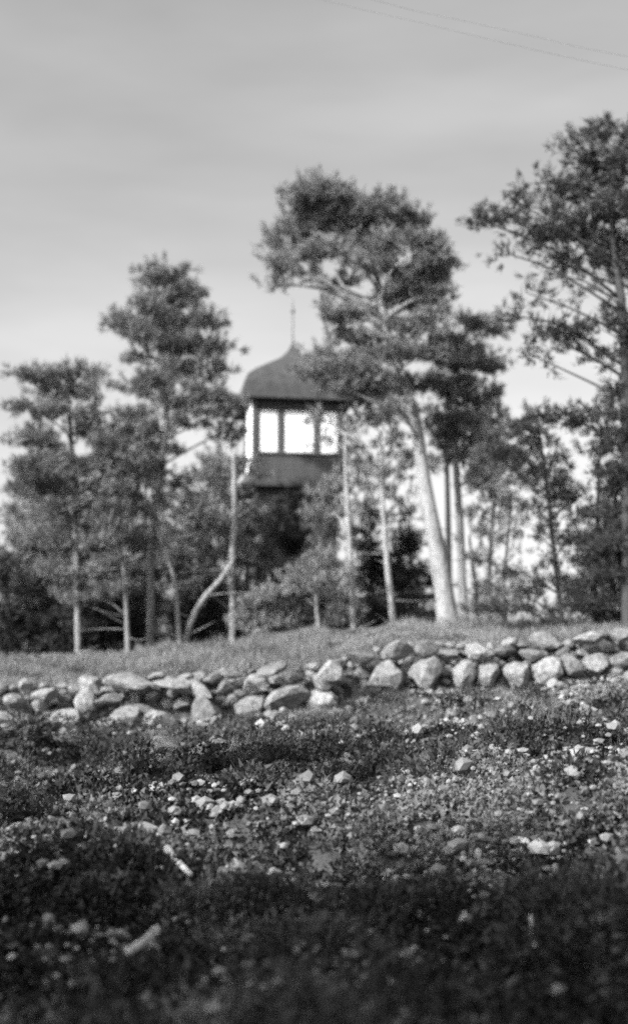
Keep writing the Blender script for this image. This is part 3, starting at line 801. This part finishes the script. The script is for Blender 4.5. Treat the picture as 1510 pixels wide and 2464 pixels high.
# ------------------------------------------------------------------ loose stones and sticks on the near slope
def ground_hit(px, py):
    lo, hi = 3.2, 17.6
    for d in np.linspace(lo, hi, 300):
        p = pt(px, py, d)
        if p[2] <= float(ground_z(p[0], d)): return p
    return p
def loose(px, py, rx, ry, label, group=None):
    p = ground_hit(px, py + ry * .6)
    s = p[1] / F
    p = p + np.array((0, 0, ry * s * .5 + .08))
    o = put_stone('loose_stone', p, (rx * s, rx * s * .8, ry * s))
    tag(o, label, 'stone', group or 'loose stones on the near slope')
known = [
    (520, 1808, 42, 15, 'long flat pale stone lying just below the middle of the wall'),
    (405, 1815, 34, 24, 'squat grey stone below the left part of the wall'),
    (852, 1748, 12, 14, 'small bright stone in front of the dark bush in the wall gap'),
    (1140, 1748, 16, 14, 'pale stone on the bright slope below the right part of the wall'),
    (1130, 1700, 18, 14, 'grey stone close under the right part of the wall'),
    (535, 1958, 18, 12, 'bright oval stone alone on the dark middle of the slope'),
    (556, 2036, 16, 13, 'bright stone below the oval one on the dark slope'),
    (1326, 1985, 20, 10, 'bright long stone beside a dark hollow on the right slope'),
    (1358, 2012, 18, 12, 'dull stone touching the bright long one on the right slope'),
    (1168, 2108, 26, 14, 'largest pale stone on the lower right slope'),
    (1080, 2080, 15, 9, 'slanting pale stone above left of the largest lower stone'),
    (1145, 2044, 18, 8, 'flat pale stone above the largest lower stone'),
    (1245, 2050, 20, 9, 'flat pale stone right of its like on the lower right slope'),
    (1055, 2052, 12, 12, 'small upright pale stone left of the flat ones'),
    (1165, 2192, 12, 11, 'bright small stone below the largest lower stone'),
    (1010, 2240, 13, 12, 'bright roundish stone in the dark lower middle'),
    (1345, 2430, 18, 16, 'dull round stone near the bottom right corner'),
    (1465, 1700, 20, 12, 'pale stone by the right frame edge under the wall'),
    (90, 1710, 22, 14, 'pale stone fallen at the left foot of the wall'),
]
for a in known: loose(*a)
for k in range(46):
    px = rng.uniform(20, 1500); py = 1800 + 600 * rng.random() ** 1.25
    r = rng.uniform(5, 11)
    loose(px, py, r * rng.uniform(1, 1.5), r, 'pebble sized stone half hidden in the plants of the near slope', 'pebbles on the near slope')

def stick(label, pts, r):
    P = []
    for px, py, k in pts:
        p = ground_hit(px, py)
        P.append((*(p + np.array((0, 0, .17))), r * k))
    P = np.array(P); c = P[0, :3].copy()
    o = link_mesh('fallen_stick', tube_mesh('fallen_stick', P - np.array((*c, 0)), seg=8, n=14, rough=.12), M_STICK)
    o.location = c
    tag(o, label, 'stick', 'bleached sticks on the near slope')
stick('bleached stick with knobbed upper end slanting down right on the dark slope', [(402, 2112, 1.5), (412, 2125, 1.0), (432, 2150, .9), (458, 2178, .8)], .02)
stick('short thick bleached stick near the bottom, rising to the right', [(305, 2388, 1.15), (325, 2375, 1.05), (345, 2358, 1.0), (364, 2338, .85)], .018)
stick('thin grey stick standing low in the bottom right dark', [(1278, 2290, .8), (1282, 2330, .9), (1290, 2372, .7)], .011)

# ------------------------------------------------------------------ ground plants and grass (uncountable)
def scatter(n, y0, y1, wid=.33, power=1.0):
    y = y0 + (y1 - y0) * rng.random(n) ** power
    x = rng.uniform(-1, 1, n) * (y * wid + .8)
    return x, y

_hit = ground_hit
# low leafy plants and heather on the near slope
x, y = scatter(15000, 3.2, 17.7, .31, 1.3)
keep = vnoise(x, y, 1.1, 11) + .35 * vnoise(x, y, 3.0, 12) > .16
x, y = x[keep], y[keep]
n = len(x)
z = ground_z(x, y)
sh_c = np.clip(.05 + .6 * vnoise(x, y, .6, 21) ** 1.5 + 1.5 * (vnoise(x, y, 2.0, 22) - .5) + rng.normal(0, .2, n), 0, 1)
xb, yb = scatter(700, 18.5, 24.5, .31)
kb = vnoise(xb, yb, 1.4, 91) > .5
xb, yb = xb[kb], yb[kb]
x, y = np.concatenate((x, xb)), np.concatenate((y, yb))
z = np.concatenate((z, ground_z(xb, yb))); sh_c = np.concatenate((sh_c, rng.uniform(.1, .8, len(xb)))); n = len(x)
# dark heather and pale herbs; the slope's shade and sunlit spots painted into tone
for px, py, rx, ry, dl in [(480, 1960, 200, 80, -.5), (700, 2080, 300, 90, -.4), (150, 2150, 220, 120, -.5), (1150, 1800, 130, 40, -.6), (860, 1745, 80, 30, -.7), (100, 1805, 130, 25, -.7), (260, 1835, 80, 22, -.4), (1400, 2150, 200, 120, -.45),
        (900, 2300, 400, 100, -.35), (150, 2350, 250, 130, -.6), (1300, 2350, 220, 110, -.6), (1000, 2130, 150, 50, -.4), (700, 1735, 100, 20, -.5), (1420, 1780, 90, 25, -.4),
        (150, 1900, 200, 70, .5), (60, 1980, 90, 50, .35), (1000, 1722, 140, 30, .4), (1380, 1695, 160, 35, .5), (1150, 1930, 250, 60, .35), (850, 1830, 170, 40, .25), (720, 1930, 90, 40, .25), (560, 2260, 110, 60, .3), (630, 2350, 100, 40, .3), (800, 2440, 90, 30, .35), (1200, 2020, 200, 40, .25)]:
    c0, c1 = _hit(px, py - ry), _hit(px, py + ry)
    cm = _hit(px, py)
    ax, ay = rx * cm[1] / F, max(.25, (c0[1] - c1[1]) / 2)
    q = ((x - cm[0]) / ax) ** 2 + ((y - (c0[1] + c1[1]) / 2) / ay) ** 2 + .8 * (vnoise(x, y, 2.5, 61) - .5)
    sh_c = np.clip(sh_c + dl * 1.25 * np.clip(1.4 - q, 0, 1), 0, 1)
k = 26
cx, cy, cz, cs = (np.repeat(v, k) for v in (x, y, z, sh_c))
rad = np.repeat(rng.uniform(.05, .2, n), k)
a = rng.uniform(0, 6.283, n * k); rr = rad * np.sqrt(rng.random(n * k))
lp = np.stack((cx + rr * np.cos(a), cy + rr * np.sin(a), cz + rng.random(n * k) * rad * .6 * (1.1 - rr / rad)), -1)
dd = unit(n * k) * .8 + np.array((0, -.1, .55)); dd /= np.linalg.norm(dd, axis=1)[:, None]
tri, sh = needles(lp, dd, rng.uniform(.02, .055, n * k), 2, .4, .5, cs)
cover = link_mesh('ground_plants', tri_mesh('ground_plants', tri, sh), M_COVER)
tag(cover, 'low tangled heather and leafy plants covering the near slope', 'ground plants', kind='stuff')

# knee-high dark scrub in straggling patches
x, y = scatter(480, 4.0, 16.8, .31, 1.0)
kp = vnoise(x, y, .8, 81) > .45
x, y = x[kp], y[kp]
n = len(x); z = ground_z(x, y); k = 150
R0 = rng.uniform(.1, .26, n)
cx, cy, cz, rad = (np.repeat(v, k) for v in (x, y, z, R0))
u = unit(n * k) * (rng.random(n * k) ** .4)[:, None]
lp = np.stack((cx + u[:, 0] * rad * 1.3, cy + u[:, 1] * rad * 1.3, cz + np.abs(u[:, 2]) * rad * 1.1), -1)
dd = u * .6 + np.array((0, 0, .6)); dd /= np.linalg.norm(dd, axis=1)[:, None] + 1e-9
tri, sh = needles(lp, dd, rng.uniform(.03, .07, n * k), 2, .28, .5, np.repeat(rng.uniform(.0, .6, n), k))
scrub = link_mesh('scrub', tri_mesh('scrub', tri, sh), leaf_mat('scrub_leaves', .012, .09, .15))
tag(scrub, 'straggling dark scrub in patches over the near slope', 'scrub', kind='stuff')

# broken stone bits strewn below the wall
x, y = scatter(15000, 3.4, 17.7, .31, .9)
kp = (vnoise(x, y, .7, 51) * .35 + vnoise(x, y, 2.6, 52) * .5 + rng.random(len(x)) * .4 + .06 * (x / (y * .3)) + .12 * np.clip((y - 13) / 4, 0, 1)) > .70
x, y = x[kp], y[kp]
import bmesh as _bm
_b = _bm.new(); _bm.ops.create_icosphere(_b, subdivisions=1, radius=1.0)
_b.verts.ensure_lookup_table()
iv = np.array([v.co[:] for v in _b.verts]); it = np.array([[v.index for v in f.verts] for f in _b.faces]); _b.free()
n = len(x)
sz = np.clip(rng.lognormal(-3.95, .55, n), .008, .085) * np.clip(y / 10, .45, 1.2)
sc3 = sz[:, None] * np.stack((rng.uniform(.9, 1.7, n), rng.uniform(.8, 1.3, n), rng.uniform(.6, 1.0, n)), -1)
vv = iv[None] * (1 + rng.normal(0, .13, (n, len(iv), 1))) * sc3[:, None]
a = rng.uniform(0, 6.28, n); ca, sa = np.cos(a)[:, None], np.sin(a)[:, None]
vv = np.stack((vv[..., 0] * ca - vv[..., 1] * sa, vv[..., 0] * sa + vv[..., 1] * ca, vv[..., 2]), -1)
vv += np.stack((x, y, ground_z(x, y) + sz * .3 + rng.uniform(.04, .11, n)), -1)[:, None]
tri = vv[:, it].reshape(-1, 3, 3)
rub = link_mesh('rubble', tri_mesh('rubble', tri, np.repeat(np.clip(rng.normal(.45, .25, n), 0, 1), len(it))), leaf_mat('rubble_stone', .05, .33, 0.0))
tag(rub, 'broken bits of pale stone and leaf litter strewn over the near slope', 'rubble', kind='stuff')

# short bleached grass on the bank above the wall, wisps below it
def grass(name, label, x, y, h0, h1, w):
    z = ground_z(x, y)
    n = len(x)
    P = np.stack((x, y, z - .01), -1)
    D = np.stack((rng.normal(.15, .35, n), rng.normal(0, .35, n), np.ones(n)), -1)
    D /= np.linalg.norm(D, axis=1)[:, None]
    hh = rng.uniform(h0, h1, n) * (.45 + 1.5 * vnoise(x, y, 1.7, 71) ** 2)
    side = np.cross(D, unit(n)); side /= np.linalg.norm(side, axis=1)[:, None]
    tri = np.stack((P - side * w, P + side * w, P + D * hh[:, None]), 1)
    shd = np.clip(.1 + .55 * vnoise(x, y, .8, 31) + .6 * (vnoise(x, y, 2.6, 32) - .4) + rng.normal(0, .15, n), 0, 1)
    o = link_mesh(name, tri_mesh(name, tri, shd), M_GRASS)
    tag(o, label, 'grass', kind='stuff')
x, y = scatter(120000, 17.75, 26.5, .31)
grass('grass', 'short dry grass on the bank between wall and trees', x, y, .05, .2, .008)
x, y = scatter(60000, 9, 17.8, .31, .7)
kp = vnoise(x, y, 1.3, 41) > .66
grass('grass', 'wisps of dry grass among the plants below the wall', x[kp], y[kp], .06, .2, .005)

x, y = scatter(70000, 13.2, 17.85, .31, .8)
kp = vnoise(x, y, .9, 43) * .6 + .4 * vnoise(x, y, 2.6, 44) + .16 * np.clip(x / 3, -1, 1) > .44
grass('grass', 'pale dry grass along the foot of the stone wall', x[kp], y[kp], .05, .17, .007)

# ------------------------------------------------------------------ trees standing behind the photographer, shading the near slope
def shade_tree(label, x0, y0, h, cw, seed):
    gz = float(ground_z(x0, y0))
    root = empty('shade_pine', (x0, y0, gz))
    tag(root, label, 'pine tree', 'pines behind the photographer')
    link_mesh('trunk', tube_mesh('trunk', np.array([(0, 0, -.2, .17), (.05, .05, h * .4, .14), (-.05, 0, h * .75, .08), (0, 0, h, .02)]), seg=10, n=16, rough=.06, flare=.2), M_BARKM, root)
    m = 26
    T, Sh = [], []
    for i in range(m):
        t = rng.uniform(.3, 1)
        w = cw * (1.15 - t * .75)
        a = rng.uniform(0, 6.28); r = w * math.sqrt(rng.random())
        c = np.array((r * math.cos(a), r * math.sin(a), h * t))
        nn = 105 if h > 10 else (75 if h < 5.5 else 120)
        q = c + rng.normal(size=(nn, 3)) * np.array((.3, .3, .16))
        dr = unit(nn) * .6 + np.array((0, 0, .5))
        t_, s_ = needles(q, dr, rng.uniform(.12, .2, nn), 9, .22, .5, np.full(nn, .5))
        T.append(t_); Sh.append(s_)
        if i % 3 == 0:
            B = np.array([(0, 0, c[2] - .3 * r - .1, .03), (*(c * np.array((.5, .5, 1)) - np.array((0, 0, .1))), .02), (*c, .008)])
            link_mesh('branch', tube_mesh('branch', B, seg=6, n=7), M_BARKM, root)
    link_mesh('crown', tri_mesh('crown', np.concatenate(T), np.concatenate(Sh)), M_PINE, root)
for i, (x0, y0, h, cw) in enumerate([(-10.8, -1.2, 6.4, 1.5), (-8.4, -1.0, 7.6, 1.4), (-5.6, -1.2, 5.6, 1.3), (-12.4, -2.2, 8.8, 1.5), (-7.6, -3.4, 7.6, 1.8), (-14.6, -.6, 11.4, 2.0), (-12.4, .6, 11.0, 1.8), (-16.4, 0.4, 12.0, 1.8), (-4.6, -.1, 5.2, 1.4), (-3.1, .1, 4.8, 1.2)]):
    shade_tree(['broad pine farther behind the photographer on the left', 'middle pine behind the photographer', 'low pine nearest behind the photographer', 'outermost pine behind the photographer on the left', 'rear pine behind the photographer', 'tall pine far out left of the photographer', 'tall thin pine left of the photographer nearest the slope', 'tallest pine farthest left of the photographer', 'small pine to the left of the photographer', 'smallest pine close beside the photographer'][i], x0, y0, h, cw, i)

# ------------------------------------------------------------------ two overhead wires crossing the upper right sky
def wire(label, pts):
    P = np.array([(*pt(a, b, d), .0026) for a, b, d in pts])
    o = link_mesh('overhead_wire', tube_mesh('overhead_wire', P, seg=6, n=40), M_METAL)
    tag(o, label, 'wire', 'overhead wires')
wire('faint upper overhead wire crossing the top right of the sky', [(300, -170, 16), (911, 3, 15.6), (1114, 50, 15.4), (1291, 89, 15.2), (1478, 130, 15), (2400, 300, 14.4)])
wire('faint lower overhead wire crossing the top right of the sky', [(200, -140, 16), (788, 3, 15.6), (1000, 52, 15.4), (1183, 96, 15.2), (1499, 166, 15), (2400, 345, 14.4)])
